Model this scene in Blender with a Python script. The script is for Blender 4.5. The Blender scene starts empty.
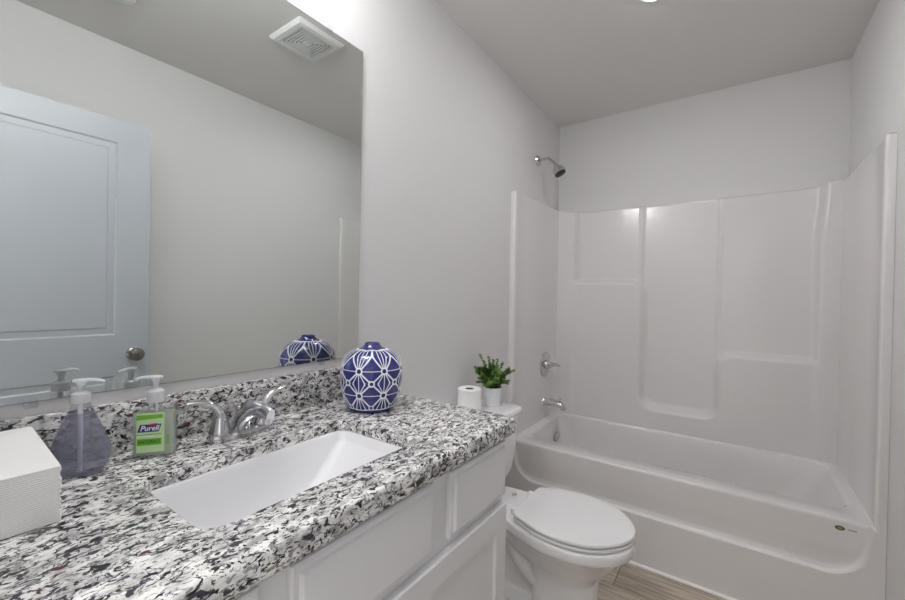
import bpy, bmesh, math, random
import numpy as np
from mathutils import Vector, Matrix
random.seed(7)
PI = math.pi
S = bpy.context.scene
COL = S.collection

# ------------------------------------------------------------------ camera, world, exposure
CAM = Vector((1.062, 0.0, 1.256))
yaw, pitch, roll = [math.radians(a) for a in (35.217, -0.396, 1.118)]
F = Vector((-math.sin(yaw)*math.cos(pitch), math.cos(yaw)*math.cos(pitch), math.sin(pitch)))
R0 = Vector((math.cos(yaw), math.sin(yaw), 0)); U0 = R0.cross(F)
R = R0*math.cos(roll) + U0*math.sin(roll); U = -R0*math.sin(roll) + U0*math.cos(roll)
cd = bpy.data.cameras.new('camera'); cam = bpy.data.objects.new('camera', cd); COL.objects.link(cam)
cd.sensor_width = 36; cd.lens = 399.69/905*36; cd.clip_start = 0.01
cam.matrix_world = Matrix(((R.x, U.x, -F.x, CAM.x), (R.y, U.y, -F.y, CAM.y), (R.z, U.z, -F.z, CAM.z), (0, 0, 0, 1)))
S.camera = cam

world = bpy.data.worlds.new('world'); S.world = world; world.use_nodes = True
world.node_tree.nodes['Background'].inputs[0].default_value = (1.0, 0.99, 0.98, 1)
world.node_tree.nodes['Background'].inputs[1].default_value = .8
S.view_settings.view_transform = 'Standard'; S.view_settings.look = 'None'
S.view_settings.gamma = 1; S.view_settings.use_curve_mapping = False
S.view_settings.exposure = 1.0
VANITY_W = 36.5       # strength of each vanity shade
CEIL_W = 43.0        # strength of the ceiling disc
HALL_FILL_W = 105.0  # strength of the added fill disc in the hallway
try:
    S.cycles.max_bounces = 14; S.cycles.diffuse_bounces = 8; S.cycles.glossy_bounces = 6
    S.cycles.transmission_bounces = 10; S.cycles.sample_clamp_indirect = 6.0
    S.cycles.caustics_reflective = False; S.cycles.caustics_refractive = False
    S.cycles.use_denoising = True
except Exception:
    pass

# ------------------------------------------------------------------ helpers
def srgb(r, g, b):
    f = lambda c: (c/255/12.92) if c/255 <= .04045 else ((c/255+.055)/1.055)**2.4
    return (f(r), f(g), f(b), 1)

def mat(name, col, rough=.5, metal=0.0, **kw):
    m = bpy.data.materials.new(name); m.use_nodes = True
    b = m.node_tree.nodes['Principled BSDF']
    b.inputs['Base Color'].default_value = col if len(col) == 4 else (*col, 1)
    b.inputs['Roughness'].default_value = rough; b.inputs['Metallic'].default_value = metal
    for k, v in kw.items():
        b.inputs[k.replace('_', ' ')].default_value = v
    return m

def nodes(m): return m.node_tree.nodes, m.node_tree.links, m.node_tree.nodes['Principled BSDF']

def add_noise_bump(m, scale, strength, dist=.002, detail=3):
    N, L, b = nodes(m)
    tc = N.new('ShaderNodeTexCoord'); nz = N.new('ShaderNodeTexNoise'); bp = N.new('ShaderNodeBump')
    nz.inputs['Scale'].default_value = scale; nz.inputs['Detail'].default_value = detail
    bp.inputs['Strength'].default_value = strength; bp.inputs['Distance'].default_value = dist
    L.new(tc.outputs['Object'], nz.inputs['Vector']); L.new(nz.outputs['Fac'], bp.inputs['Height'])
    L.new(bp.outputs['Normal'], b.inputs['Normal'])
    return m

def empty(name, label, cat, loc=(0, 0, 0), rz=0, group=None):
    o = bpy.data.objects.new(name, None); COL.objects.link(o)
    o.location = loc; o.rotation_euler = (0, 0, rz); o.empty_display_size = .05
    o['label'] = label; o['category'] = cat
    if group: o['group'] = group
    return o

def obj(name, bm, m, parent=None, smooth=35, loc=None):
    bmesh.ops.recalc_face_normals(bm, faces=bm.faces)
    me = bpy.data.meshes.new(name); bm.to_mesh(me); bm.free()
    for mm in (m if isinstance(m, (list, tuple)) else [m]): me.materials.append(mm)
    if smooth:
        me.polygons.foreach_set('use_smooth', [True]*len(me.polygons))
        me.set_sharp_from_angle(angle=math.radians(smooth))
    o = bpy.data.objects.new(name, me); COL.objects.link(o)
    if loc: o.location = loc
    if parent: o.parent = parent
    return o

def tag(o, label, cat, group=None):
    o['label'] = label; o['category'] = cat
    if group: o['group'] = group
    return o

def struct(name, bm, m, **k):
    o = obj(name, bm, m, **k); o['kind'] = 'structure'; return o

def box(bm, x0, x1, y0, y1, z0, z1, bev=0, seg=2, mi=0):
    r = bmesh.ops.create_cube(bm, size=1)
    vs = r['verts']
    for v in vs:
        v.co = Vector((x0+(v.co.x+.5)*(x1-x0), y0+(v.co.y+.5)*(y1-y0), z0+(v.co.z+.5)*(z1-z0)))
    fs = {f for v in vs for f in v.link_faces}
    for f in fs: f.material_index = mi
    if bev:
        es = list({e for v in vs for e in v.link_edges})
        bmesh.ops.bevel(bm, geom=es, offset=bev, segments=seg, affect='EDGES', profile=.5)

def B(): return bmesh.new()

def rings(bm, rs, close=True, cap0=False, cap1=False, mi=0):
    """loft a list of equal-length rings of points"""
    V = [[bm.verts.new(p) for p in r] for r in rs]
    n = len(V[0])
    for a, b in zip(V, V[1:]):
        for i in range(n if close else n-1):
            j = (i+1) % n
            try:
                f = bm.faces.new((a[i], a[j], b[j], b[i])); f.material_index = mi
            except ValueError: pass
    if cap0: bm.faces.new(V[0][::-1]).material_index = mi
    if cap1: bm.faces.new(V[-1]).material_index = mi
    return V

def lathe(bm, prof, n=32, axis='z', origin=(0, 0, 0), mi=0, cap0=True, cap1=True):
    o = Vector(origin); rs = []
    for r, h in prof:
        ring = []
        for i in range(n):
            a = 2*PI*i/n; c, s = r*math.cos(a), r*math.sin(a)
            p = {'z': (c, s, h), 'x': (h, c, s), 'y': (s, h, c)}[axis]
            ring.append(o+Vector(p))
        rs.append(ring)
    return rings(bm, rs, cap0=cap0, cap1=cap1, mi=mi)

def catmull(pts, n=8):
    P = [Vector(p) for p in pts]; out = []
    for i in range(len(P)-1):
        p0 = P[max(i-1, 0)]; p1 = P[i]; p2 = P[i+1]; p3 = P[min(i+2, len(P)-1)]
        for k in range(n):
            t = k/n
            out.append(.5*((2*p1)+(p2-p0)*t+(2*p0-5*p1+4*p2-p3)*t*t+(3*p1-p0-3*p2+p3)*t**3))
    out.append(P[-1]); return out

def lerp_list(vals, n):
    xs = np.linspace(0, len(vals)-1, n)
    return np.interp(xs, range(len(vals)), vals)

def tube(bm, pts, radii, n=12, flat=None, up=(0, 0, 1), cap=True, mi=0, squash=None):
    """sweep an elliptical section; radii: widths per control, flat: second radii (along the up-ish axis)"""
    P = [Vector(p) for p in pts]; m = len(P)
    ra = lerp_list(radii, m) if hasattr(radii, '__len__') else [radii]*m
    rb = ra if flat is None else (lerp_list(flat, m) if hasattr(flat, '__len__') else [flat]*m)
    rs = []; upv = Vector(up)
    for i, p in enumerate(P):
        t = (P[min(i+1, m-1)]-P[max(i-1, 0)]).normalized()
        s = t.cross(upv)
        if s.length < 1e-4: s = t.cross(Vector((1, 0, 0)))
        s.normalize(); u = s.cross(t)
        rs.append([p + s*ra[i]*math.cos(2*PI*k/n) + u*rb[i]*math.sin(2*PI*k/n) for k in range(n)])
    return rings(bm, rs, cap0=cap, cap1=cap, mi=mi)

def rrect(x0, x1, y0, y1, r, z, k=6):
    r = max(min(r, (x1-x0)/2-1e-4, (y1-y0)/2-1e-4), 1e-4); out = []
    for cx, cy, a0 in ((x1-r, y1-r, 0), (x0+r, y1-r, PI/2), (x0+r, y0+r, PI), (x1-r, y0+r, 3*PI/2)):
        for i in range(k+1):
            a = a0+PI/2*i/k; out.append(Vector((cx+r*math.cos(a), cy+r*math.sin(a), z)))
    return out

def text_mesh(name, body, size, m, parent, matrix, shear=0, extrude=.0002, sx=1.0, offset=0):
    cu = bpy.data.curves.new(name, 'FONT'); cu.body = body; cu.size = size; cu.shear = shear
    cu.extrude = extrude; cu.align_x = 'CENTER'; cu.align_y = 'CENTER'; cu.offset = offset; cu.resolution_u = 3
    tmp = bpy.data.objects.new('tmp', cu); COL.objects.link(tmp)
    dg = bpy.context.evaluated_depsgraph_get(); dg.update()
    me = bpy.data.meshes.new_from_object(tmp.evaluated_get(dg))
    bpy.data.objects.remove(tmp); bpy.data.curves.remove(cu)
    me.transform(Matrix.Diagonal((sx, 1, 1, 1))); me.transform(matrix)
    me.materials.clear(); me.materials.append(m); me.name = name
    o = bpy.data.objects.new(name, me); COL.objects.link(o); o.parent = parent
    return o

def smoothstep(a, b, x):
    t = np.clip((x-a)/(b-a), 0, 1); return t*t*(3-2*t)

# ------------------------------------------------------------------ materials
M = {}
M['wall'] = add_noise_bump(mat('wall_paint', srgb(219, 218, 218), .72), 220, .08, .0015)
M['ceiling'] = add_noise_bump(mat('ceiling_paint', srgb(221, 219, 217), .85), 160, .12, .002)
M['trim'] = mat('trim_white', srgb(232, 232, 232), .35)
M['door'] = mat('door_white_shaded', srgb(184, 188, 195), .4)  # white door with its shade put into the blue-grey base colour
M['cab'] = mat('cabinet_paint', srgb(228, 228, 229), .38)
M['porcelain'] = mat('porcelain', srgb(236, 236, 237), .08, Coat_Weight=.5, Coat_Roughness=.03)
M['seat'] = mat('seat_plastic', srgb(234, 234, 234), .22)
M['fiberglass'] = mat('fiberglass_gelcoat', srgb(224, 222, 221), .18, Coat_Weight=.25, Coat_Roughness=.07)
M['chrome'] = mat('chrome', (.62, .62, .64), .08, 1.0)
M['nickel'] = mat('dark_nickel', (.30, .28, .26), .22, 1.0)
M['mirror'] = mat('mirror_silver', (.755, .79, .765), .0, 1.0)
M['mirror_edge'] = mat('mirror_edge', srgb(70, 76, 74), .3, .4)
M['paper'] = add_noise_bump(mat('paper', srgb(240, 240, 238), .95), 400, .15, .001)
M['roll'] = add_noise_bump(mat('tissue', srgb(244, 244, 244), .95), 500, .2, .001)
M['core'] = mat('card_core', srgb(120, 108, 96), .9)
M['pot'] = mat('pot_white', srgb(232, 232, 234), .3)
M['soil'] = mat('soil', srgb(60, 48, 38), .95)
M['stem'] = mat('plant_stem', srgb(70, 100, 45), .6)
M['dark'] = mat('dark_gap', srgb(38, 38, 40), .6)
M['cobalt'] = mat('cobalt_glaze', srgb(36, 40, 116), .12, Coat_Weight=.6, Coat_Roughness=.03)
M['vase_white'] = mat('vase_white_line', srgb(236, 238, 244), .35)
def clear(name, tint, gloss=.06, milk=0.0, milkcol=(1, 1, 1)):
    """thin clear plastic or liquid: tinted see-through with a fresnel gloss and a little milkiness"""
    m = bpy.data.materials.new(name); m.use_nodes = True; N, L = m.node_tree.nodes, m.node_tree.links
    N.remove(N['Principled BSDF']); out = N['Material Output']
    tr = N.new('ShaderNodeBsdfTransparent'); tr.inputs[0].default_value = (*tint, 1)
    df = N.new('ShaderNodeBsdfDiffuse'); df.inputs[0].default_value = (*milkcol, 1)
    tl = N.new('ShaderNodeBsdfTranslucent'); tl.inputs[0].default_value = (*milkcol, 1)
    am = N.new('ShaderNodeMixShader'); am.inputs[0].default_value = .5; L.new(df.outputs[0], am.inputs[1]); L.new(tl.outputs[0], am.inputs[2])
    m1 = N.new('ShaderNodeMixShader'); m1.inputs[0].default_value = milk
    L.new(tr.outputs[0], m1.inputs[1]); L.new(am.outputs[0], m1.inputs[2])
    gl = N.new('ShaderNodeBsdfGlossy'); gl.inputs['Roughness'].default_value = gloss
    lw = N.new('ShaderNodeLayerWeight'); lw.inputs[0].default_value = .5
    pw = N.new('ShaderNodeMath'); pw.operation = 'POWER'; pw.inputs[1].default_value = 4; L.new(lw.outputs['Facing'], pw.inputs[0])
    fr = N.new('ShaderNodeMath'); fr.operation = 'MULTIPLY_ADD'; fr.inputs[1].default_value = .45; fr.inputs[2].default_value = .035; L.new(pw.outputs[0], fr.inputs[0])
    m2 = N.new('ShaderNodeMixShader'); L.new(fr.outputs[0], m2.inputs[0]); L.new(m1.outputs[0], m2.inputs[1]); L.new(gl.outputs[0], m2.inputs[2])
    L.new(m2.outputs[0], out.inputs[0]); return m
M['clearpl'] = clear('clear_plastic', (.93, .94, .95), .05, .06)
M['bottle'] = clear('bottle_plastic', (.95, .955, .965), .05, .08)
M['soap'] = clear('lavender_soap', (.74, .74, .82), .08, .20, (.50, .50, .64))
M['gel'] = clear('green_gel', (.95, .98, .92), .08, .42, (.86, .95, .80))
M['pump'] = clear('pump_plastic', (.95, .96, .97), .15, .95, (.93, .94, .95))
M['tube'] = mat('dip_tube', srgb(228, 230, 236), .4)
M['lab_lt'] = mat('label_pale_green', srgb(190, 220, 168), .4)
M['lab_gr'] = mat('label_green', srgb(122, 186, 62), .4)
M['lab_gr2'] = mat('label_bright_green', srgb(104, 184, 40), .4)
M['lab_bl'] = mat('label_blue', srgb(50, 42, 132), .35)
M['lab_wh'] = mat('label_white', srgb(244, 246, 248), .35)
M['lab_dk'] = mat('label_dark_green', srgb(40, 84, 30), .4)
M['lab_rd'] = mat('label_red', srgb(190, 40, 60), .4)
M['gold'] = mat('gold_foil', srgb(190, 160, 70), .3, .6)
M['emb'] = mat('emblem_dark', srgb(84, 84, 72), .35)
M['grey'] = mat('grey_print', srgb(150, 148, 148), .5)
M['caulk'] = mat('caulk', srgb(240, 238, 236), .4)
M['rubber'] = mat('spray_face', srgb(50, 52, 58), .5)

def emis(name, col, s):
    m = mat(name, (*col, 1), .4); b = m.node_tree.nodes['Principled BSDF']
    b.inputs['Emission Color'].default_value = (*col, 1); b.inputs['Emission Strength'].default_value = s
    return m
M['shade'] = emis('lit_glass_shade', (.985, .985, 1.0), VANITY_W)
M['lens'] = emis('lit_lens', (.99, .99, 1.0), CEIL_W)
M['hall_fill_lens'] = emis('hall_fill_lit_lens', (.98, .985, 1.0), HALL_FILL_W)

def granite():
    m = mat('granite', (.6, .6, .6), .24); N, L, b = nodes(m)
    tc = N.new('ShaderNodeTexCoord')
    def noise(scale, detail, rough=.6, dist=0.0, off=0.0):
        mp = N.new('ShaderNodeMapping'); mp.inputs['Location'].default_value = (off, off*1.7, off*.6); mp.inputs['Scale'].default_value = (1.08, .62, 1.0)
        n = N.new('ShaderNodeTexNoise'); n.inputs['Scale'].default_value = scale; n.inputs['Detail'].default_value = detail
        n.inputs['Roughness'].default_value = rough; n.inputs['Distortion'].default_value = dist
        L.new(tc.outputs['Object'], mp.inputs['Vector']); L.new(mp.outputs[0], n.inputs['Vector']); return n
    def ramp(src, stops):
        r = N.new('ShaderNodeValToRGB'); e = r.color_ramp.elements
        e[0].position, e[0].color = stops[0]; e[1].position, e[1].color = stops[-1]
        for p, c in stops[1:-1]:
            x = e.new(p); x.color = c
        L.new(src, r.inputs[0]); return r
    def mix(fac, a, bcol):
        x = N.new('ShaderNodeMix'); x.data_type = 'RGBA'
        L.new(fac, x.inputs[0]); L.new(a, x.inputs[6])
        if isinstance(bcol, tuple): x.inputs[7].default_value = bcol
        else: L.new(bcol, x.inputs[7])
        return x.outputs[2]
    W, K = (1, 1, 1, 1), (0, 0, 0, 1)
    base = ramp(noise(46, 4, .6, .4).outputs['Fac'], [(.36, srgb(164, 163, 162)), (.47, srgb(214, 213, 210)), (.60, srgb(243, 242, 239))])
    grey = ramp(noise(95, 3, .6, .8, 3.1).outputs['Fac'], [(.56, K), (.60, W)])
    c = mix(grey.outputs[0], base.outputs[0], srgb(150, 149, 150))
    dk = ramp(noise(80, 4, .68, 1.0, 9.3).outputs['Fac'], [(.54, K), (.565, W)])
    c = mix(dk.outputs[0], c, srgb(62, 60, 66))
    bl = ramp(noise(100, 3, .6, 1.2, 17.7).outputs['Fac'], [(.585, K), (.605, W)])
    c = mix(bl.outputs[0], c, srgb(26, 25, 30))
    rd = ramp(noise(60, 1, .5, 0, 31.0).outputs['Fac'], [(.74, K), (.76, W)])
    c = mix(rd.outputs[0], c, srgb(92, 50, 54))
    L.new(c, b.inputs['Base Color'])
    return m
M['granite'] = granite()

def planks():
    m = mat('vinyl_plank', (.4, .36, .32), .42); N, L, b = nodes(m)
    tc = N.new('ShaderNodeTexCoord'); mp = N.new('ShaderNodeMapping')
    mp.inputs['Location'].default_value = (-.648+1.22, -1.857+.18*11, 0)
    L.new(tc.outputs['Object'], mp.inputs['Vector'])
    br = N.new('ShaderNodeTexBrick'); br.offset = .37; br.inputs['Scale'].default_value = 1
    br.inputs['Brick Width'].default_value = 1.22; br.inputs['Row Height'].default_value = .18
    br.inputs['Mortar Size'].default_value = .0016; br.inputs['Mortar Smooth'].default_value = .1; br.inputs['Bias'].default_value = 0
    br.inputs['Color1'].default_value = srgb(214, 205, 190); br.inputs['Color2'].default_value = srgb(186, 175, 160)
    br.inputs['Mortar'].default_value = srgb(96, 86, 76)
    L.new(mp.outputs[0], br.inputs['Vector'])
    m2 = N.new('ShaderNodeMapping'); m2.inputs['Scale'].default_value = (1.6, 22, 1)
    L.new(tc.outputs['Object'], m2.inputs['Vector'])
    nz = N.new('ShaderNodeTexNoise'); nz.inputs['Scale'].default_value = 3; nz.inputs['Detail'].default_value = 6; nz.inputs['Distortion'].default_value = .6
    L.new(m2.outputs[0], nz.inputs['Vector'])
    rp = N.new('ShaderNodeValToRGB'); rp.color_ramp.elements[0].position = .32; rp.color_ramp.elements[0].color = (.55, .53, .51, 1)
    rp.color_ramp.elements[1].position = .62; rp.color_ramp.elements[1].color = (1.05, 1.04, 1.02, 1)
    L.new(nz.outputs['Fac'], rp.inputs[0])
    mx = N.new('ShaderNodeMix'); mx.data_type = 'RGBA'; mx.blend_type = 'MULTIPLY'; mx.inputs[0].default_value = 1
    L.new(br.outputs['Color'], mx.inputs[6]); L.new(rp.outputs[0], mx.inputs[7]); L.new(mx.outputs[2], b.inputs['Base Color'])
    return m
M['planks'] = planks()

def leafmat():
    m = mat('leaf', srgb(60, 110, 40), .45); N, L, b = nodes(m)
    tc = N.new('ShaderNodeTexCoord'); nz = N.new('ShaderNodeTexNoise'); nz.inputs['Scale'].default_value = 45; nz.inputs['Detail'].default_value = 2
    rp = N.new('ShaderNodeValToRGB'); e = rp.color_ramp.elements
    e[0].position = .35; e[0].color = srgb(58, 100, 44); e[1].position = .68; e[1].color = srgb(150, 186, 100)
    L.new(tc.outputs['Object'], nz.inputs['Vector']); L.new(nz.outputs['Fac'], rp.inputs[0]); L.new(rp.outputs[0], b.inputs['Base Color'])
    return m
M['leaf'] = leafmat()

# ------------------------------------------------------------------ room shell
W, YB, H, YF = 1.524, 2.82, 2.508, -.03
T = .12
HY = -1.35                       # far wall of the hallway behind the camera
DX0, DX1, DH = .530, 1.322, 2.063  # doorway
bm = B(); box(bm, -1.0, W+.9, HY, YB+T, -.08, 0); struct('floor', bm, M['planks'], smooth=0)
bm = B(); box(bm, -T, W+T, YF-T, YB+T, H, H+.1); struct('ceiling', bm, M['ceiling'], smooth=0)
bm = B(); box(bm, -T, 0, YF, YB+T, 0, H); struct('wall_left', bm, M['wall'], smooth=0)
bm = B(); box(bm, W, W+T, YF, YB+T, 0, H); struct('wall_right', bm, M['wall'], smooth=0)
bm = B(); box(bm, 0, W, YB, YB+T, 0, H); struct('wall_back', bm, M['wall'], smooth=0)
bm = B()                          # front wall with the doorway cut out, as one closed prism
pts = [(-T, 0), (DX0, 0), (DX0, DH), (DX1, DH), (DX1, 0), (W+T, 0), (W+T, H), (-T, H)]
a = [bm.verts.new((x, YF, z)) for x, z in pts]; c = [bm.verts.new((x, YF-T, z)) for x, z in pts]
bm.faces.new(a); bm.faces.new(c[::-1])
for i in range(len(pts)):
    j = (i+1) % len(pts); bm.faces.new((a[j], a[i], c[i], c[j]))
struct('wall_front', bm, M['wall'], smooth=0)
bm = B(); box(bm, -1.0, W+.9, HY-T, HY, 0, H); struct('wall_hallway', bm, M['wall'], smooth=0)
bm = B(); box(bm, -1.0, W+.9, HY-T, YF-T, H, H+.1); struct('ceiling_hallway', bm, M['ceiling'], smooth=0)

def baseboard(name, x0, x1, y0, y1):
    bm = B(); box(bm, x0, x1, y0, y1, 0, .085, .004); struct(name, bm, M['trim'])
baseboard('baseboard_left', .0, .013, 1.05, 2.064)
baseboard('baseboard_right', W-.013, W, YF+.0, 2.064)
# door casing, room side
bm = B()
cw = .057
def lshape(bm, x0, x1, zt, y0, y1):
    pts = [(x0-cw, 0), (x0, 0), (x0, zt), (x1, zt), (x1, 0), (x1+cw, 0), (x1+cw, zt+cw), (x0-cw, zt+cw)]
    a = [bm.verts.new((x, y1, z)) for x, z in pts]; c = [bm.verts.new((x, y0, z)) for x, z in pts]
    bm.faces.new(a); bm.faces.new(c[::-1])
    for i in range(8):
        j = (i+1) % 8; bm.faces.new((a[j], a[i], c[i], c[j]))
lshape(bm, DX0, DX1, DH, YF-T-.013, YF-T); struct('trim_1', bm, M['trim'], smooth=0)
# caulk bead along the foot of the tub apron
bm = B(); tube(bm, [(0.0, 2.062, .0035), (W, 2.062, .0035)], .0085, n=12); struct('trim_2', bm, M['caulk'])

# ------------------------------------------------------------------ open door (seen in the mirror)
t = empty('door_1', 'white two panel interior door standing open, seen in the mirror', 'door', (1.3195, -.03, 0)); t['kind'] = 'structure'
DT, DWD = .035, .772
def panel_door(bm):
    z0, z1 = .012, 2.048; x0 = -.0195
    box(bm, x0+.006, x0+DT-.006, 0, DWD, z0, z1)
    holes = [(.12, .645, .20, .859), (.12, .645, 1.050, 1.943)]
    for side in (0, 1):
        xs = x0 if side == 0 else x0+DT
        ins = .006 if side == 0 else -.006
        # stile and rail skin with stepped panel openings
        ys = [0, holes[0][0], holes[0][1], DWD]; zs = [z0, holes[0][2], holes[0][3], holes[1][2], holes[1][3], z1]
        for yi in range(3):
            for zi in range(5):
                if yi == 1 and zi in (1, 3): continue
                vs = [bm.verts.new((xs, y, z)) for y, z in ((ys[yi], zs[zi]), (ys[yi+1], zs[zi]), (ys[yi+1], zs[zi+1]), (ys[yi], zs[zi+1]))]
                bm.faces.new(vs)
        for (y0, y1, a0, a1) in holes:
            d = .024; d2 = .036
            def rect(o, x): return [Vector((x, y0+o, a0+o)), Vector((x, y1-o, a0+o)), Vector((x, y1-o, a1-o)), Vector((x, y0+o, a1-o))]
            rings(bm, [rect(0, xs), rect(.010, xs+ins*1.6), rect(d, xs+ins*1.6), rect(d2, xs+ins*.35)], cap1=True)
        # skin edges
    e0, e1 = x0, x0+DT
    for y in (0, DWD):
        bm.faces.new([bm.verts.new(p) for p in ((e0, y, z0), (e1, y, z0), (e1, y, z1), (e0, y, z1))])
    for z in (z0, z1):
        bm.faces.new([bm.verts.new(p) for p in ((e0, 0, z), (e1, 0, z), (e1, DWD, z), (e0, DWD, z))])
    bmesh.ops.remove_doubles(bm, verts=bm.verts, dist=1e-5)
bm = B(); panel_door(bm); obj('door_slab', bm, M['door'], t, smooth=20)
for sgn, x in ((-1, -.0195), (1, -.0195+DT)):
    bm = B()
    pr = [(.031, 0), (.031, .004), (.026, .008), (.012, .010), (.011, .022), (.020, .027), (.028, .036), (.030, .046), (.026, .055), (.015, .060), (.002, .061)]
    lathe(bm, [(r, x+sgn*h) for r, h in pr], 28, 'x', (0, DWD-.055, .956)); obj('door_knob', bm, M['nickel'], t)
bm = B(); box(bm, -.0195+.006, -.0195+DT-.006, DWD-.001, DWD+.0015, .93, .985); obj('latch_plate', bm, M['nickel'], t)
for z in (.25, 1.05, 1.82):
    bm = B(); lathe(bm, [(.006, z-.045), (.006, z+.045)], 10, 'z', (-.0195-.002, -.004, 0)); obj('hinge', bm, M['nickel'], t)

# ------------------------------------------------------------------ one-piece tub and shower surround
XL, XR = .03, 1.496             # inside faces of the end walls
YA = 2.067                      # apron / flange plane
RIMZ, RIMY = .434, 2.085
t = empty('tub_shower_unit', 'white one piece fiberglass bathtub with moulded shower walls filling the alcove', 'bathtub', (.762, 2.45, 0))
TL = Vector((.762, 2.45, 0))
def rel(bm, o=TL):
    bmesh.ops.translate(bm, verts=bm.verts, vec=-Vector(o)); return bm
def rimz(y): return RIMZ+.012*max(0, (y-RIMY))/.65

bm = B()
# apron height field
xs = np.unique(np.concatenate([np.linspace(0.001, .16, 40), np.linspace(.16, 1.36, 40), np.linspace(1.36, W-.001, 42)]))
zs = np.unique(np.concatenate([np.linspace(.003, .215, 6), np.linspace(.215, .29, 44), np.linspace(.29, RIMZ, 16)]))
X, Z = np.meshgrid(xs, zs)
hx, cx, r = (1.489-.045)/2, (1.489+.045)/2, .105
slant = .15*(Z-.425)            # the ends lean in slightly towards the bottom
qx = np.abs(X-cx)-(hx+slant)+r; qz = .238-Z+r
sd = np.minimum(np.maximum(qx, qz), 0)+np.hypot(np.maximum(qx, 0), np.maximum(qz, 0))-r
depth = (RIMY-YA)*smoothstep(.0, .0075, -sd)
inner = smoothstep(.0, .03, -sd)
Y = YA+depth+inner*.007*np.clip((.335-Z)/.1, 0, 1)
V = [[bm.verts.new((X[i, j], Y[i, j], Z[i, j])) for j in range(len(xs))] for i in range(len(zs))]
for i in range(len(zs)-1):
    for j in range(len(xs)-1):
        bm.faces.new((V[i][j], V[i][j+1], V[i+1][j+1], V[i+1][j]))
# rolled front edge, flat rim
top = V[-1]
prev = top
for k in range(1, 6):
    a = PI/2*k/5; row = []
    for j, x in enumerate(xs):
        y0 = Y[-1, j]; rr = .012
        row.append(bm.verts.new((x, y0+rr*(1-math.cos(a)), RIMZ+rr*math.sin(a)-.0)))
    for j in range(len(xs)-1): bm.faces.new((prev[j], prev[j+1], row[j+1], row[j]))
    prev = row
row = [bm.verts.new((x, RIMY+.0125, RIMZ+.012)) for x in xs]
for j in range(len(xs)-1): bm.faces.new((prev[j], prev[j+1], row[j+1], row[j]))
RZ = RIMZ+.012
# rim plate as loft: outer rectangle -> basin opening -> walls -> floor
yin0, yin1, xin0, xin1 = 2.187, 2.752, .075, 1.462
def ring(x0, x1, y0, y1, r, z, tilt=True):
    R_ = rrect(x0, x1, y0, y1, r, z, 8)
    if tilt:
        for p in R_: p.z += .012*max(0, (p.y-RIMY))/.65
    return R_
rs = [ring(XL-.005, XR+.005, RIMY+.010, 2.80, .004, RZ),
      ring(xin0, xin1, yin0, yin1, .085, RZ), ring(xin0+.006, xin1-.006, yin0+.006, yin1-.006, .085, RZ-.004),
      ring(xin0+.012, xin1-.013, yin0+.011, yin1-.010, .085, RZ-.015),
      ring(xin0+.022, xin1-.05, yin0+.022, yin1-.022, .09, RZ-.10, False), ring(xin0+.035, xin1-.12, yin0+.035, yin1-.035, .10, RZ-.22, False),
      ring(xin0+.05, xin1-.18, yin0+.05, yin1-.05, .10, .135, False), ring(xin0+.08, xin1-.23, yin0+.08, yin1-.08, .09, .105, False),
      ring(xin0+.14, xin1-.30, yin0+.14, yin1-.14, .06, .098, False)]
rings(bm, rs, cap1=True)
tub = obj('tub', rel(bm), M['fiberglass'], t, smooth=50)

# surround: back wall as a height field with moulded shelves
def fillet_poly(P, rad, k=8):
    out = []; n = len(P)
    for i in range(n):
        p, a, b = Vector(P[i]), Vector(P[i-1]), Vector(P[(i+1) % n]); r_ = rad[i]
        if r_ <= 0: out.append(p); continue
        u, v = (a-p).normalized(), (b-p).normalized()
        q0, q1 = p+u*r_, p+v*r_; c_ = p+(u+v)*r_
        a0 = math.atan2((q0-c_).y, (q0-c_).x); a1 = math.atan2((q1-c_).y, (q1-c_).x)
        d = (a1-a0+PI) % (2*PI)-PI
        for s in range(k+1):
            an = a0+d*s/k; out.append(Vector((c_.x+r_*math.cos(an), c_.y+r_*math.sin(an))))
    return np.array([(p.x, p.y) for p in out])
BLK = fillet_poly([(-.4, 0), (1.9, 0), (1.9, .965), (.985, .965), (.985, .592), (.588, .592), (.588, 1.385), (-.4, 1.385)],
                  [0, 0, 0, .075, .075, .075, .085, 0])
def sdf(px, pz, P):
    d = np.full(px.shape, 1e9); ins = np.zeros(px.shape, bool); n = len(P)
    for i in range(n):
        a, b = P[i], P[(i+1) % n]; e = b-a; wx, wz = px-a[0], pz-a[1]
        tt = np.clip((wx*e[0]+wz*e[1])/(e@e), 0, 1)
        d = np.minimum(d, np.hypot(wx-tt*e[0], wz-tt*e[1]))
        c_ = ((a[1] <= pz) & (b[1] > pz)) | ((b[1] <= pz) & (a[1] > pz))
        with np.errstate(divide='ignore', invalid='ignore'):
            xi = a[0]+(pz-a[1])/(b[1]-a[1] if b[1] != a[1] else 1e-9)*e[0]
        ins ^= (c_ & (px < xi))
    return np.where(ins, -d, d)
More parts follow.
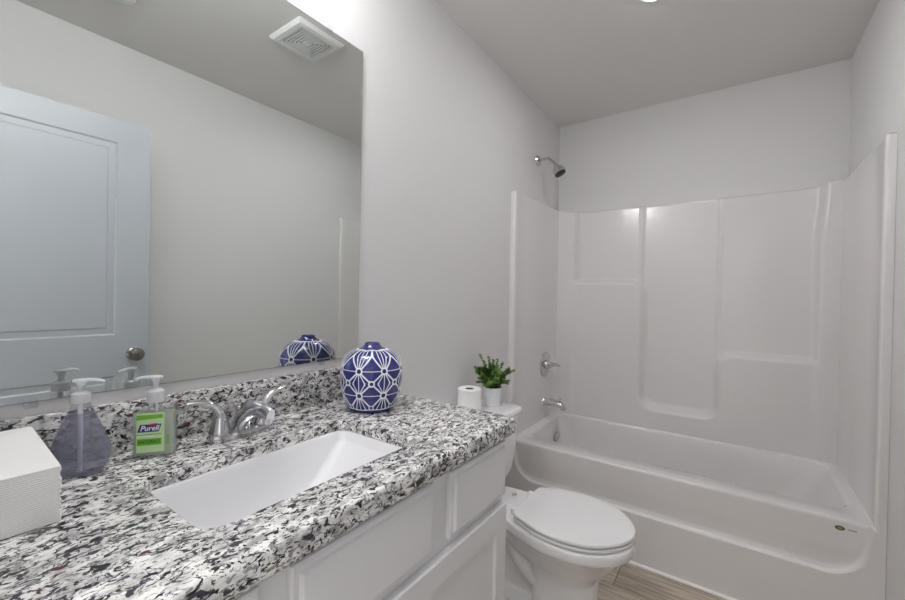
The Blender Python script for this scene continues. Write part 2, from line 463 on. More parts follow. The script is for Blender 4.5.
def surround():
    bm = B()
    nx, nz = 236, 220
    xs = np.linspace(XL, XR, nx); zz = np.linspace(0, 1, nz)
    ztop = lambda x: 1.860+.022*np.exp(-((x-XL)/.07)**2)+.014*np.exp(-((XR-x)/.12)**2)
    Xg = np.tile(xs, (nz, 1)); Zg = .425+zz[:, None]*(ztop(xs)[None, :]-.425)
    d = sdf(Xg, Zg, BLK)
    f = .060*smoothstep(.024, -.024, d)
    up = 1-smoothstep(-.02, .02, -d)
    # upper side panels stand a little proud of the centre panel, with a fine crease
    side = smoothstep(.012, 0, Xg-.570)+smoothstep(-.012, 0, Xg-.982)
    f = np.maximum(f, .010*side)
    f += up*.004*(np.exp(-((Xg-.562)/.006)**2)+np.exp(-((Xg-.990)/.006)**2))
    # corner columns; the right one flares outward near the top
    xr = 1.415+.018*smoothstep(1.55, 1.86, Zg)
    colm = smoothstep(.175, .135, Xg)+smoothstep(xr-.025, xr+.012, Xg)
    f = f+(.066-f)*np.clip(colm, 0, 1)
    Yg = 2.815-f
    Vv = [[bm.verts.new((Xg[i, j], Yg[i, j], Zg[i, j])) for j in range(nx)] for i in range(nz)]
    for i in range(nz-1):
        for j in range(nx-1): bm.faces.new((Vv[i][j], Vv[i][j+1], Vv[i+1][j+1], Vv[i+1][j]))
    # rounded top lip running back to the wall
    prev = Vv[-1]
    for dy, dz in ((.004, .005), (.010, .007), (None, .007)):
        row = []
        for j in range(nx):
            y = YB-.001 if dy is None else min(Yg[-1, j]+dy, YB-.001)
            row.append(bm.verts.new((xs[j], max(y, Yg[-1, j]), Zg[-1, j]+dz)))
        for j in range(nx-1): bm.faces.new((prev[j], prev[j+1], row[j+1], row[j]))
        prev = row
    # end walls: profile (outside wall -> front flange -> inside face -> back corner), lofted over z
    for s, xi, xw in ((1, XL, .001), (-1, XR, W-.001)):
        def prof(z, inset=0):
            rr = .008; P = [(xw, YA)]
            xa = xi-s*rr
            P += [(xi-s*.020, YA), (xa-s*.004, YA)]
            for k in range(5):
                a = PI/2*k/4; P.append((xa+s*rr*math.sin(a), YA+rr*(1-math.cos(a))))
            P += [(xi-s*.001, 2.11), (xi-s*.004, 2.125), (xi-s*.004, 2.25), (xi-s*.003, 2.5), (xi, 2.735), (xi+s*.003, 2.752)]
            return [Vector((x-s*inset*(0 if x == xw else 1), y, z)) for x, y in P]
        zt = lambda y: 1.874+.010*(y-YA)/.75
        lev = [.436, .55, .7, 1.1, 1.5]
        R_ = [prof(z) for z in lev]
        for dz, ins in ((-.008, 0), (-.003, .002), (0, .007)):
            R_.append([Vector((p.x, p.y+(ins if p.y < YA+.002 else 0), zt(p.y)+dz)) for p in prof(0, ins)])
        R_.append([Vector((xw, p.y+(.007 if p.y < YA+.002 else 0), zt(p.y))) for p in prof(0)])
        if s == 1:
            rings(bm, R_, close=False)
        else:
            rings(bm, R_, close=False)
    return bm
obj('shower_wall', rel(surround()), M['fiberglass'], t, smooth=60)
# overflow plate on the drain end of the basin
bm = B(); lathe(bm, [(.036, 0), (.036, .005), (.031, .010), (.012, .012), (.010, .017), (.002, .017)], 28, 'x', (0, 0, 0))
o = obj('overflow_plate', bm, M['chrome'], t); o.location = (.104-TL.x, 2.60-TL.y, .335); o['label'] = 'round chrome overflow plate'
bm = B(); lathe(bm, [(.034, .099), (.034, .103), (.020, .105), (.002, .104)], 24, 'z', (.30, 2.475, 0)); obj('tub_drain', rel(bm), M['chrome'], t)
# small maker's emblem and its printed line on the front of the apron
yE = RIMY-.0012
bm = B(); lathe(bm, [(.0145, 0), (.0145, .0012), (.002, .0014)], 28, 'y', (0, 0, 0))
bmesh.ops.scale(bm, verts=bm.verts, vec=(1, -1, .58)); 
o = obj('emblem', bm, M['emb'], t); o.location = (1.404-TL.x, RIMY-TL.y, .4125); o['label'] = 'small oval dark and gold emblem'
bm = B(); lathe(bm, [(.0065, .0014), (.0065, .0020), (.001, .0021)], 24, 'y'); bmesh.ops.scale(bm, verts=bm.verts, vec=(1, -1, .5)); obj('emblem_center', bm, M['gold'], o)
bm = B()
x = 1.428
rows = [bm]
pts = []
box(bm, 1.4265, 1.4495, RIMY-.0007, RIMY+.0002, .4105, .4150); obj('printed_line', rel(bm), M['grey'], t, smooth=0)

# ------------------------------------------------------------------ shower fittings
t = empty('shower_fitting', 'chrome shower head on an angled arm above the shower wall', 'shower head', (0, 2.43, 2.152))
bm = B(); lathe(bm, [(.035, .0005), (.035, .003), (.029, .011), (.012, .016)], 28, 'x'); obj('flange', bm, M['chrome'], t)
bm = B(); arm = catmull([(.010, 0, 0), (.05, 0, .003), (.075, 0, -.002), (.096, 0, -.020), (.125, 0, -.052)], 6)
tube(bm, arm, .0095, n=14, up=(0, 1, 0)); obj('shower_arm', bm, M['chrome'], t)
d = Vector((.50, 0, -.86)).normalized(); q = d.to_track_quat('Z', 'Y').to_matrix().to_4x4(); q.translation = Vector((.119, 0, -.046))
bm = B(); lathe(bm, [(.012, 0), (.0135, .006), (.0135, .016), (.012, .020), (.020, .024), (.030, .032), (.036, .044), (.0385, .057), (.0385, .066), (.035, .069)], 32); bmesh.ops.transform(bm, matrix=q, verts=bm.verts)
hd = obj('spray_head', bm, M['chrome'], t)
bm = B(); lathe(bm, [(.0350, .064), (.0345, .0745), (.027, .0770), (.002, .0775)], 32); bmesh.ops.transform(bm, matrix=q, verts=bm.verts); obj('spray_face', bm, M['rubber'], hd)

t = empty('shower_valve', 'round chrome shower valve with a lever handle on the end wall', 'valve', (XL-.0035, 2.555, .818))
bm = B(); lathe(bm, [(.084, .0), (.084, .003), (.078, .009), (.045, .013), (.030, .014)], 40, 'x'); obj('valve_plate', bm, M['chrome'], t)
bm = B(); lathe(bm, [(.030, .012), (.028, .030), (.023, .036), (.019, .046), (.016, .05)], 28, 'x'); obj('valve_stem', bm, M['chrome'], t)
bm = B(); tube(bm, catmull([(.036, .0, 0), (.060, 0, .004), (.085, -.004, .004), (.107, -.010, .003)], 6), [.0185, .016, .0125, .0105], n=16, flat=[.019, .0155, .010, .007]); obj('lever', bm, M['chrome'], t)

t = empty('tub_spout', 'chrome tub spout with a diverter knob below the shower valve', 'tub spout', (XL-.0035, 2.552, .568))
bm = B(); lathe(bm, [(.029, .0), (.029, .005), (.027, .008), (.0265, .010)], 28, 'x'); obj('flange', bm, M['chrome'], t)
bm = B(); tube(bm, catmull([(.006, 0, 0), (.05, 0, .0), (.10, 0, -.003), (.123, 0, -.010), (.133, 0, -.026), (.134, 0, -.036)], 6), [.0265, .0255, .023, .021, .0185, .0175], n=20, up=(0, 1, 0)); obj('spout_body', bm, M['chrome'], t)
bm = B(); lathe(bm, [(.004, .012), (.004, .026), (.007, .028), (.0075, .037), (.004, .040), (.001, .040)], 16, 'z', (.112, 0, 0)); obj('diverter_knob', bm, M['chrome'], t)

# ------------------------------------------------------------------ toilet
TY = 1.548
t = empty('toilet', 'white two piece toilet with a closed lid between the vanity and the tub', 'toilet', (.0, TY, 0))
def half_outline(ctrl, n=40):
    P = catmull([(x, y, 0) for x, y in ctrl], 10)
    L_ = [0]
    for a, b in zip(P, P[1:]): L_.append(L_[-1]+(b-a).length)
    out = []
    for s in np.linspace(0, L_[-1], n):
        k = min(max(np.searchsorted(L_, s), 1), len(P)-1); f = (s-L_[k-1])/max(L_[k]-L_[k-1], 1e-9)
        out.append(P[k-1].lerp(P[k], f))
    return out
def sym(half, z, ox=0.0, sx=1.0, sy=1.0, cx=.52):
    A = [Vector((cx+(p.x-cx)*sx+ox, p.y*sy, z)) for p in half]
    Bm = [Vector((p.x, -p.y, p.z)) for p in A[1:-1]][::-1]
    return A+Bm
RIM = half_outline([(.20, 0), (.20, .07), (.205, .112), (.235, .122), (.32, .130), (.40, .158), (.50, .186), (.59, .188), (.67, .168), (.735, .122), (.775, .064), (.787, 0)], 44)
PED = half_outline([(.43, 0), (.43, .05), (.435, .078), (.46, .092), (.51, .102), (.57, .104), (.62, .090), (.652, .056), (.662, 0)], 44)
MID = half_outline([(.30, 0), (.30, .04), (.305, .07), (.335, .092), (.38, .108), (.44, .128), (.51, .142), (.58, .141), (.645, .120), (.69, .082), (.716, .04), (.722, 0)], 44)
def blend(a, b, f): return [p.lerp(q_, f) for p, q_ in zip(a, b)]
bm = B()
rs = [sym(PED, 0, 0, 1.04, 1.08, .54), sym(PED, .015, 0, 1.04, 1.08, .54), sym(PED, .03, 0, 1.0, 1.0, .54), sym(PED, .09), sym(PED, .16, .002, .99, .97), sym(PED, .205, .0, 1.0, .98), sym(blend(PED, MID, .35), .232), sym(blend(PED, MID, .75), .255),
      sym(blend(MID, RIM, .06), .278), sym(blend(MID, RIM, .30), .300), sym(blend(MID, RIM, .55), .320), sym(blend(MID, RIM, .80), .337), sym(blend(MID, RIM, .93), .343), sym(RIM, .348, 0, 1.010, 1.012), sym(RIM, .374, 0, 1.012, 1.014), sym(RIM, .384, 0, 1.0, 1.0), sym(RIM, .387, 0, .97, .96)]
rings(bm, rs, cap0=True, cap1=True)
# rear column under the tank deck, the trapway ridges and the foot
rings(bm, [rrect(.13, .47, -.040, .040, .03, z, 6) for z in (.02, .22)]+[rrect(.16, .46, -.05, .05, .04, .29, 6), rrect(.18, .42, -.085, .085, .05, .345, 6), rrect(.19, .40, -.11, .11, .05, .375, 6)], cap0=True, cap1=True)
rings(bm, [rrect(.10, .50, -.112, .112, .07, .0, 6), rrect(.10, .50, -.112, .112, .07, .022, 6), rrect(.115, .49, -.100, .100, .06, .036, 6), rrect(.16, .48, -.05, .05, .05, .060, 6)], cap0=True, cap1=True)
for s in (-1, 1):
    tube(bm, catmull([(.48, s*.040, .13), (.43, s*.052, .155), (.375, s*.056, .205), (.335, s*.056, .265), (.290, s*.054, .285), (.245, s*.050, .255), (.225, s*.046, .19), (.215, s*.044, .12), (.23, s*.042, .04)], 6), [.034, .036, .036, .035, .035, .036, .038, .040, .044], n=14, up=(0, 1, 0))
    lathe(bm, [(.050, .015), (.046, .04), (.030, .060), (.004, .068)], 20, 'z', (.185, s*.062, 0))
o = obj('bowl', bm, M['porcelain'], t, smooth=60)
rm = o.modifiers.new('remesh', 'REMESH'); rm.mode = 'VOXEL'; rm.voxel_size = .0048; rm.use_smooth_shade = True
sm = o.modifiers.new('smooth', 'SMOOTH'); sm.factor = .5; sm.iterations = 5
# seat and lid
LID = half_outline([(.366, 0), (.366, .07), (.368, .120), (.376, .133), (.41, .152), (.48, .180), (.56, .190), (.64, .178), (.705, .146), (.755, .092), (.782, .04), (.788, 0)], 48)
bm = B(); rings(bm, [sym(LID, z, 0, s_, s_, .57) for z, s_ in ((.391, .94), (.3915, .985), (.394, .994), (.4005, .994), (.403, .985), (.4035, .93))], cap0=True, cap1=True); obj('seat', bm, M['seat'], t, smooth=40)
bm = B(); rings(bm, [sym(LID, z, 0, s_, s_, .57) for z, s_ in ((.4085, .945), (.409, .99), (.4115, 1.0), (.417, 1.0), (.4205, .99), (.4225, .95), (.4235, .8), (.4245, .4))], cap0=True, cap1=True); obj('lid', bm, M['seat'], t, smooth=40)
for s in (-1, 1):
    bm = B(); box(bm, .340, .374, s*.078-.016, s*.078+.016, .386, .413, .004); obj('hinge', bm, M['seat'], t)
    bm = B(); lathe(bm, [(.0105, .386), (.0105, .392), (.006, .396), (.001, .397)], 16, 'z', (.285, s*.055, 0)); obj('bolt_cap', bm, M['chrome'], t)
    bm = B(); lathe(bm, [(.014, .028), (.013, .042), (.007, .048), (.001, .049)], 16, 'z', (.335, s*.098, 0)); obj('bolt_cap', bm, M['porcelain'], t)
# tank, lid and flush lever
bm = B()
def tk(x1, hw, r_, z, x0=.02): return rrect(x0, x1, -hw, hw, r_, z, 7)
rings(bm, [tk(.165, .12, .05, .378, .05), tk(.185, .145, .055, .385, .04), tk(.205, .168, .055, .41, .028), tk(.222, .184, .05, .455, .022), tk(.232, .192, .045, .53), tk(.24, .200, .04, .63), tk(.243, .204, .04, .713)], cap0=True, cap1=True)
obj('tank', bm, M['porcelain'], t, smooth=50)
bm = B(); rings(bm, [tk(.245, .205, .04, .714, .016), tk(.254, .213, .045, .718, .012), tk(.256, .215, .045, .724, .011), tk(.256, .215, .045, .738, .011), tk(.252, .211, .045, .744, .014), tk(.24, .2, .04, .746, .025)], cap0=True, cap1=True)
obj('tank_lid', bm, M['porcelain'], t, smooth=50)
bm = B(); lathe(bm, [(.014, .236), (.014, .252), (.010, .256)], 16, 'x', (0, -.145, .655)); tube(bm, [(.254, -.147, .655), (.258, -.12, .652), (.259, -.085, .646)], [.007, .006, .008], n=10, flat=[.006, .004, .004]); obj('flush_lever', bm, M['chrome'], t)

# ------------------------------------------------------------------ vanity
ZC = .915
CY0, CY1, CX1 = -.03, 1.052, .557
t = empty('vanity_cabinet', 'pale grey painted bathroom vanity cabinet under the granite countertop', 'cabinet', (0, 0, 0))
bm = B(); FX = .525
ky0, ky1 = -.005, 1.028
rings(bm, [[Vector((x, y, z)) for x, y in ((x0, y0), (x1, y0), (x1, y1), (x0, y1))] for x0, x1, y0, y1, z in ((.002, FX-.019, ky0, ky1, .10), (.002, FX-.019, ky0, ky1, .868), (.016, FX-.030, ky0+.016, ky1-.016, .868), (.016, FX-.030, ky0+.016, ky1-.016, .116))], cap0=True, cap1=True)
box(bm, .002, FX-.07, ky0+.0, ky1-.0, 0, .10)
car = obj('cabinet_box', bm, M['cab'], t, smooth=0)
bm = B()
# face frame as a flat plate with no openings behind the fronts
box(bm, FX-.0185, FX, ky0, ky1, .10, .868, .001, 1); obj('face_frame', bm, M['cab'], t, smooth=0)
def front(name, y0, y1, z0, z1):
    bm = B()
    def rc(i, x): return [Vector((x, y0+i, z0+i)), Vector((x, y1-i, z0+i)), Vector((x, y1-i, z1-i)), Vector((x, y0+i, z1-i))]
    rings(bm, [rc(0, FX+.0008), rc(0, FX+.0105), rc(.0035, FX+.0135), rc(.0115, FX+.0140), rc(.0150, FX+.0185), rc(.0180, FX+.020)], cap0=True, cap1=True)
    return obj(name, bm, M['cab'], t, smooth=20)
front('drawer', .022, .298, .697, .853)
front('false_drawer_front', .346, .690, .697, .853)
front('drawer', .750, 1.020, .697, .853)
def door(name, y0, y1, z0, z1, fr=.057):
    bm = B()
    def rc(i, x): return [Vector((x, y0+i, z0+i)), Vector((x, y1-i, z0+i)), Vector((x, y1-i, z1-i)), Vector((x, y0+i, z1-i))]
    rings(bm, [rc(0, FX+.0008), rc(0, FX+.017), rc(.003, FX+.020), rc(fr, FX+.020), rc(fr+.004, FX+.0125), rc(fr+.006, FX+.0115)], cap0=True, cap1=True)
    return obj(name, bm, M['cab'], t, smooth=20)
door('cabinet_door', .022, .517, .125, .677); door('cabinet_door', .523, 1.020, .125, .677)

# countertop with sink cut-out
SX0, SX1, SY0, SY1 = .192, .455, .262, .722
def rr(i, z, r_=.006): return rrect(.001+0, CX1-i, CY0+.001, CY1-i, max(r_-0, .003), z, 8)
def hole(i, z): return rrect(SX0-i, SX1+i, SY0-i, SY1+i, .035+i, z, 8)
bm = B()
rs = [hole(0, .890), hole(0, .911), hole(.0012, .9138), hole(.004, .915)]
for i, z in ((.011, .915), (.006, .9138), (.0025, .9105), (.0008, .905), (0, .897), (.0, .879), (.002, .872), (.006, .8685)):
    rs.append(rr(i, z, .012))
rs += [rr(.034, .8685, .012), rr(.036, .890, .012)]
V = rings(bm, rs)
n = len(V[0])
for i in range(n):
    bm.faces.new((V[-1][i], V[-1][(i+1) % n], V[0][(i+1) % n], V[0][i]))
tag(obj('countertop', bm, M['granite'], smooth=40), 'grey and white speckled granite countertop with a rectangular sink cut-out', 'countertop')
bm = B(); box(bm, .001, .021, CY0+.001, CY1-.006, ZC+.0005, 1.0215, .0025)
tag(obj('backsplash', bm, M['granite'], smooth=40), 'low granite backsplash strip along the wall under the mirror', 'backsplash')

# undermount sink
t = empty('sink', 'white rectangular undermount sink set into the granite countertop', 'sink', (.331, .481, .868))
SO = Vector((.331, .481, .868))
def sk(i, z, r_, e0=0, e1=0): return rrect(SX0+i, SX1-i, SY0+i+e0, SY1-i-e1, r_, z, 8)
bm = B()
rs = [sk(-.022, .872, .05), sk(-.022, .889, .05), sk(.002, .889, .026), sk(.004, .887, .024), sk(.005, .866, .022), sk(.006, .862, .022, .002, .004), sk(.009, .83, .024, .010, .030), sk(.013, .795, .026, .020, .062),
      sk(.018, .765, .028, .032, .098), sk(.026, .748, .030, .044, .122), sk(.044, .738, .035, .06, .14), sk(.085, .732, .03, .09, .13)]
rings(bm, rs, cap1=True); 
sb = obj('sink_bowl', rel(bm, SO), M['porcelain'], t, smooth=60)
so = sb.modifiers.new('thick', 'SOLIDIFY'); so.thickness = .008; so.offset = -1
bm = B(); lathe(bm, [(.026, .7325), (.026, .7345), (.020, .7355), (.018, .734), (.015, .736), (.002, .737)], 28, 'z', (.325, .46, 0)); obj('sink_drain', rel(bm, SO), M['chrome'], t)

# faucet: 4 inch centerset with two levers
t = empty('faucet', 'chrome two handle bathroom faucet behind the sink', 'faucet', (.098, .497, ZC+.0008))
bm = B()
rings(bm, [rrect(-.026, .028, -.078, .078, .026, 0, 8), rrect(-.026, .028, -.078, .078, .026, .010, 8), rrect(-.022, .024, -.074, .074, .023, .0155, 8), rrect(-.012, .014, -.06, .06, .012, .018, 8)], cap0=True, cap1=True)
obj('faucet_base', bm, M['chrome'], t)
bm = B(); sp = catmull([(-.010, 0, .012), (.002, 0, .036), (.026, 0, .058), (.060, 0, .071), (.095, 0, .073), (.122, 0, .066)], 7)
tube(bm, sp, [.021, .021, .0215, .0205, .0185, .0165], n=20, flat=[.020, .019, .014, .0105, .0095, .010], up=(0, 1, 0.0))
spo = obj('spout', bm, M['chrome'], t)
bm = B(); lathe(bm, [(.010, .048), (.011, .050), (.011, .064)], 18, 'z', (.110, 0, 0)); obj('aerator', bm, M['chrome'], spo)
for s in (-1, 1):
    bm = B(); lathe(bm, [(.023, .014), (.0235, .020), (.020, .030), (.0165, .044), (.014, .054), (.011, .060), (.002, .062)], 26, 'z', (0, s*.051, 0)); h = obj('handle', bm, M['chrome'], t)
    bm = B(); lv = catmull([(.0, s*.051, .046), (0, s*.056, .068), (-.002, s*.072, .086), (-.004, s*.096, .094), (-.006, s*.120, .096)], 7)
    tube(bm, lv, [.0150, .0150, .0125, .0095, .0075], n=14, flat=[.012, .0105, .0080, .0055, .0035]); obj('lever', bm, M['chrome'], h)
bm = B(); lathe(bm, [(.003, .016), (.003, .055), (.006, .058), (.006, .066), (.002, .068)], 12, 'z', (-.022, 0, 0)); obj('lift_rod', bm, M['chrome'], t)

# ------------------------------------------------------------------ mirror
MY0, MY1, MZ0, MZ1 = .012, .9375, 1.047, 2.091
t = empty('wall_mirror', 'large frameless wall mirror above the backsplash', 'mirror', (.0008, .475, MZ0))
MO = Vector((.0008, .475, MZ0))
bm = B(); box(bm, .0008, .0058, MY0, MY1, MZ0, MZ1, .0008, 1)
for f in bm.faces: f.material_index = 0 if f.normal.x > .9 else 1
obj('mirror_glass', rel(bm, MO), [M['mirror'], M['mirror_edge']], t, smooth=0)
for y, z, s in ((.155, MZ0, -1), (.790, MZ0, -1), (.155, MZ1, 1), (.800, MZ1, 1)):
    bm = B(); box(bm, .0008, .0105, y-.009, y+.009, z-.002*(s > 0)-.011*(s < 0)-.007*(s > 0), z+.011*(s > 0)+.007*(s < 0)+.002*(s < 0), .002)
    o = obj('mirror_clip', rel(bm, MO), M['clearpl'], t); o['label'] = 'small clear plastic mirror clip'

# ------------------------------------------------------------------ vanity light above the mirror (out of frame, lights the room)
t = empty('vanity_light', 'chrome bar wall light with three glass shades above the mirror', 'wall light', (0, .43, 2.43))
bm = B(); box(bm, .0008, .030, -.19, .19, -.035, .035, .006); obj('back_plate', bm, M['chrome'], t)
for y in (-.125, 0, .125):
    bm = B(); tube(bm, catmull([(.028, y, 0), (.10, y, .004), (.135, y, .012), (.14, y, .0)], 5), .007, n=10, up=(0, 1, 0)); obj('light_arm', bm, M['chrome'], t)
    bm = B(); lathe(bm, [(.018, .006), (.030, -.01), (.042, -.05), (.050, -.095), (.047, -.098), (.002, -.098)], 24, 'z', (.14, y, 0)); obj('lamp_shade', bm, M['shade'], t)

# ceiling disc light at the tub
def disc(name, label, loc, lens, group=None):
    t = empty(name, label, 'ceiling light', loc)
    bm = B(); lathe(bm, [(.095, -.0005), (.094, -.005), (.086, -.011), (.074, -.012)], 40, 'z', cap0=True, cap1=True); obj('light_trim', bm, M['trim'], t)
    bm = B(); lathe(bm, [(.073, -.0122), (.071, -.0150), (.04, -.0165), (.002, -.017)], 40, 'z'); obj('light_lens', bm, lens, t)
disc('ceiling_light', 'round lit ceiling light in front of the tub', (.790, 1.744, H), M['lens'])
disc('ceiling_light', 'round fill light added on the unseen hallway ceiling outside the bathroom door', (.9, -.75, H), M['hall_fill_lens'])  # unseen fill lamp, added to brighten the cabinet, apron and ceiling

# exhaust fan grille (seen in the mirror)
t = empty('exhaust_fan_grille', 'square white exhaust fan grille on the ceiling, seen in the mirror', 'vent', (.698, 1.190, H))
bm = B(); hw = .126
rings(bm, [rrect(-hw, hw, -hw, hw, .008, -.0005, 4), rrect(-hw, hw, -hw, hw, .008, -.006, 4), rrect(-hw+.012, hw-.012, -hw+.012, hw-.012, .006, -.016, 4), rrect(-.092, .092, -.092, .092, .003, -.0175, 4), rrect(-.092, .092, -.092, .092, .003, -.009, 4)], cap0=True)
obj('grille_frame', bm, M['trim'], t, smooth=30)
bm = B(); box(bm, -.091, .091, -.091, .091, -.0105, -.0085); obj('grille_backing', bm, M['dark'], t, smooth=0)
for k in range(6):
    a = .088-k*.0138; b_ = a-.0058
    bm = B(); rings(bm, [rrect(-a, a, -a, a, .002, -.0175, 2), rrect(-a, a, -a, a, .002, -.0105, 2), rrect(-b_, b_, -b_, b_, .002, -.0105, 2), rrect(-b_, b_, -b_, b_, .002, -.0175, 2), rrect(-a, a, -a, a, .002, -.0175, 2)])
    obj('grille_slat', bm, M['trim'], t, smooth=0)
bm = B(); box(bm, -.012, .012, -.012, .012, -.0178, -.0105, .001); obj('grille_center', bm, M['trim'], t)
# round detector whose rim just enters the mirror
t = empty('ceiling_fixture', 'small round white fixture on the ceiling near the open door', 'ceiling fixture', (1.085, .56, H))
bm = B(); lathe(bm, [(.052, -.0005), (.052, -.010), (.046, -.018), (.030, -.022), (.002, -.023)], 32, 'z'); obj('fixture_body', bm, M['trim'], t)
bm = B(); lathe(bm, [(.008, -.020), (.008, -.0245), (.001, -.025)], 16, 'z'); obj('center_button', bm, M['trim'], t)

# ------------------------------------------------------------------ vase
VZ = ZC+.0006
t = empty('vase', 'round cobalt blue vase with a white lattice pattern on the countertop', 'vase', (.166, .852, VZ), math.radians(-43.8+22.5))
VH, VR = .197, .0935
prof = [(.004, 0), (.60*VR, 0), (.68*VR, .006*VH)]+[(r_*VR, z*VH) for r_, z in ((.73, .03), (.80, .09), (.88, .18), (.96, .34), (1.0, .53), (.985, .64), (.925, .745), (.81, .83), (.64, .885), (.45, .915), (.32, .943), (.25, .98), (.24, 1.0))]+[(.0205, VH+.001), (.0185, VH-.006), (.0195, VH-.02), (.03, VH-.045)]
pc = catmull([(r_, 0, z) for r_, z in prof], 5)
bm = B(); lathe(bm, [(max(p.x, .002), p.z) for p in pc], 64, 'z', mi=0, cap1=False)
outer = [(p.z, p.x) for p in pc if p.z < VH-.002 and p.x > .0235]
zt = [z for z, r_ in outer][:]
oz, orr = [], []
for z, r_ in outer:
    if not oz or z > oz[-1]+1e-5: oz.append(z); orr.append(r_)
def vr(z): return float(np.interp(z, oz, orr))
def strip(bm, path, wd):
    """white glaze line following the body; path in (angle, height)"""
    pts = []
    for (a0, z0), (a1, z1) in zip(path, path[1:]):
        L_ = math.hypot((a1-a0)*.085, z1-z0); k = max(2, int(L_/.003))
        for i in range(k): pts.append((a0+(a1-a0)*i/k, z0+(z1-z0)*i/k))
    pts.append(path[-1])
    P = lambda a, z, o=.0005: Vector(((vr(z)+o)*math.cos(a), (vr(z)+o)*math.sin(a), z))
    rows = []
    for i, (a, z) in enumerate(pts):
        a0, z0 = pts[max(i-1, 0)]; a1, z1 = pts[min(i+1, len(pts)-1)]
        rr_ = vr(z); dx, dz = (a1-a0)*rr_, z1-z0; l = math.hypot(dx, dz) or 1
        nx_, nz_ = -dz/l*wd/2, dx/l*wd/2
        A, C_ = (a+nx_/rr_, z+nz_), (a-nx_/rr_, z-nz_)
        rows.append([P(*A, .0002), P(*A, .0008), P(*C_, .0008), P(*C_, .0002)])
    rings(bm, rows, close=False, mi=1)
ST = 2*PI/8
rowsz = [(.056, .0), (.126, .0)]
LW = .0042
for i in range(8):
    a = i*ST
    for zc_, off in rowsz:
        circ = [(a+.0085/vr(zc_)*math.cos(q_), zc_+.0085*math.sin(q_)) for q_ in np.linspace(0, 2*PI, 17)]
        strip(bm, circ, LW)
    z0, z1 = .056, .126; zm = .091
    o0 = .0085
    strip(bm, [(a, z0+o0), (a, z1-o0)], .0022)                                  # vertical spoke
    strip(bm, [(a, z0-o0), (a, .012)], .0022); strip(bm, [(a, z1+o0), (a, .179)], .0026)
    for zc_ in (z0, z1):
        r_ = vr(zc_); strip(bm, [(a+o0/r_, zc_), (a+ST-o0/r_, zc_)], .0020)      # horizontal spokes
    am = a+ST/2
    circ = [(am+.0075/vr(zm)*math.cos(q_), zm+.0075*math.sin(q_)) for q_ in np.linspace(0, 2*PI, 15)]
    strip(bm, circ, LW)
    circ = [(am+.006/vr(.018)*math.cos(q_), .0195+.006*math.sin(q_)) for q_ in np.linspace(0, 2*PI, 13)]
    strip(bm, circ, .0026)
    for s in (-1, 1):
        ar = am+s*ST/2
        for zc_, sg in ((z0, 1), (z1, -1)):
            r_ = vr(zc_)
            strip(bm, [(ar-s*.006/r_, zc_+sg*.006), (am+s*.0055/r_, zm-sg*.0055)], LW)                        # diagonals to the middle ring
            strip(bm, [(ar-s*.003/r_, zc_+sg*.008), (ar-s*.16, zm-sg*.006), (ar-s*.20, zm+sg*.004)], .0026)    # inner fan lines
        r_ = vr(z0); strip(bm, [(ar-s*.006/r_, z0-.006), (am+s*.005/r_, .024)], LW); strip(bm, [(ar-s*.003/r_, z0-.008), (ar-s*.19, .013)], .0024)
        r_ = vr(z1); strip(bm, [(ar-s*.006/r_, z1+.006), (am+s*.03, .165), (am, .179)], LW); strip(bm, [(ar-s*.003/r_, z1+.008), (ar-s*.16, .168), (ar-s*.17, .179)], .0024)
    # scalloped border below the neck and line above the foot
    strip(bm, [(a, .179), (a+ST*.5, .1805), (a+ST, .179)], .0022); strip(bm, [(a, .012), (a+ST/2, .0135), (a+ST, .012)], .0026)
obj('vase_body', bm, [M['cobalt'], M['vase_white']], t, smooth=50)

# ------------------------------------------------------------------ toilet roll and potted plant on the tank lid
ZL = .7468
t = empty('toilet_paper_roll', 'white toilet paper roll standing on the toilet tank lid', 'toilet paper', (.098, 1.512, ZL))
bm = B(); lathe(bm, [(.021, .001), (.050, 0), (.0535, .003), (.054, .05), (.0535, .100), (.050, .1035), (.030, .1015), (.021, .102), (.0205, .05), (.021, .001)], 40, 'z', cap0=False, cap1=False); obj('paper_roll', bm, M['roll'], t)
bm = B(); lathe(bm, [(.0203, .004), (.0203, .1005), (.0188, .1005), (.0188, .004), (.0203, .004)], 28, 'z', cap0=False, cap1=False); obj('cardboard_core', bm, M['core'], t)
t = empty('potted_plant', 'small leafy green plant in a white pot on the toilet tank', 'potted plant', (.128, 1.668, ZL))
bm = B(); lathe(bm, [(.002, 0), (.034, 0), (.036, .003), (.0445, .084), (.0445, .087), (.0415, .087), (.040, .076), (.002, .076)], 36, 'z'); obj('pot', bm, M['pot'], t)
bm = B(); lathe(bm, [(.040, .0765), (.030, .081), (.002, .083)], 24, 'z'); obj('soil', bm, M['soil'], t)
bmS, bmL = B(), B()
rnd = random.Random(11)
def leaf(bm, p, d, up, ln, wd):
    d = d.normalized(); s = d.cross(up)
    if s.length < 1e-3: s = d.cross(Vector((1, 0, 0)))
    s.normalize(); n_ = s.cross(d).normalized()
    prof = [(0, .12, 0), (.25, .75, .04), (.55, 1, .05), (.82, .65, .0), (1, .05, -.06)]
    L_, C_, R_ = [], [], []
    for tt, w_, h_ in prof:
        c_ = p+d*ln*tt+n_*ln*h_
        C_.append(bm.verts.new(c_)); L_.append(bm.verts.new(c_+s*wd*.5*w_+n_*ln*.06*w_)); R_.append(bm.verts.new(c_-s*wd*.5*w_+n_*ln*.06*w_))
    for i in range(4):
        bm.faces.new((L_[i], C_[i], C_[i+1], L_[i+1])); bm.faces.new((C_[i], R_[i], R_[i+1], C_[i+1]))
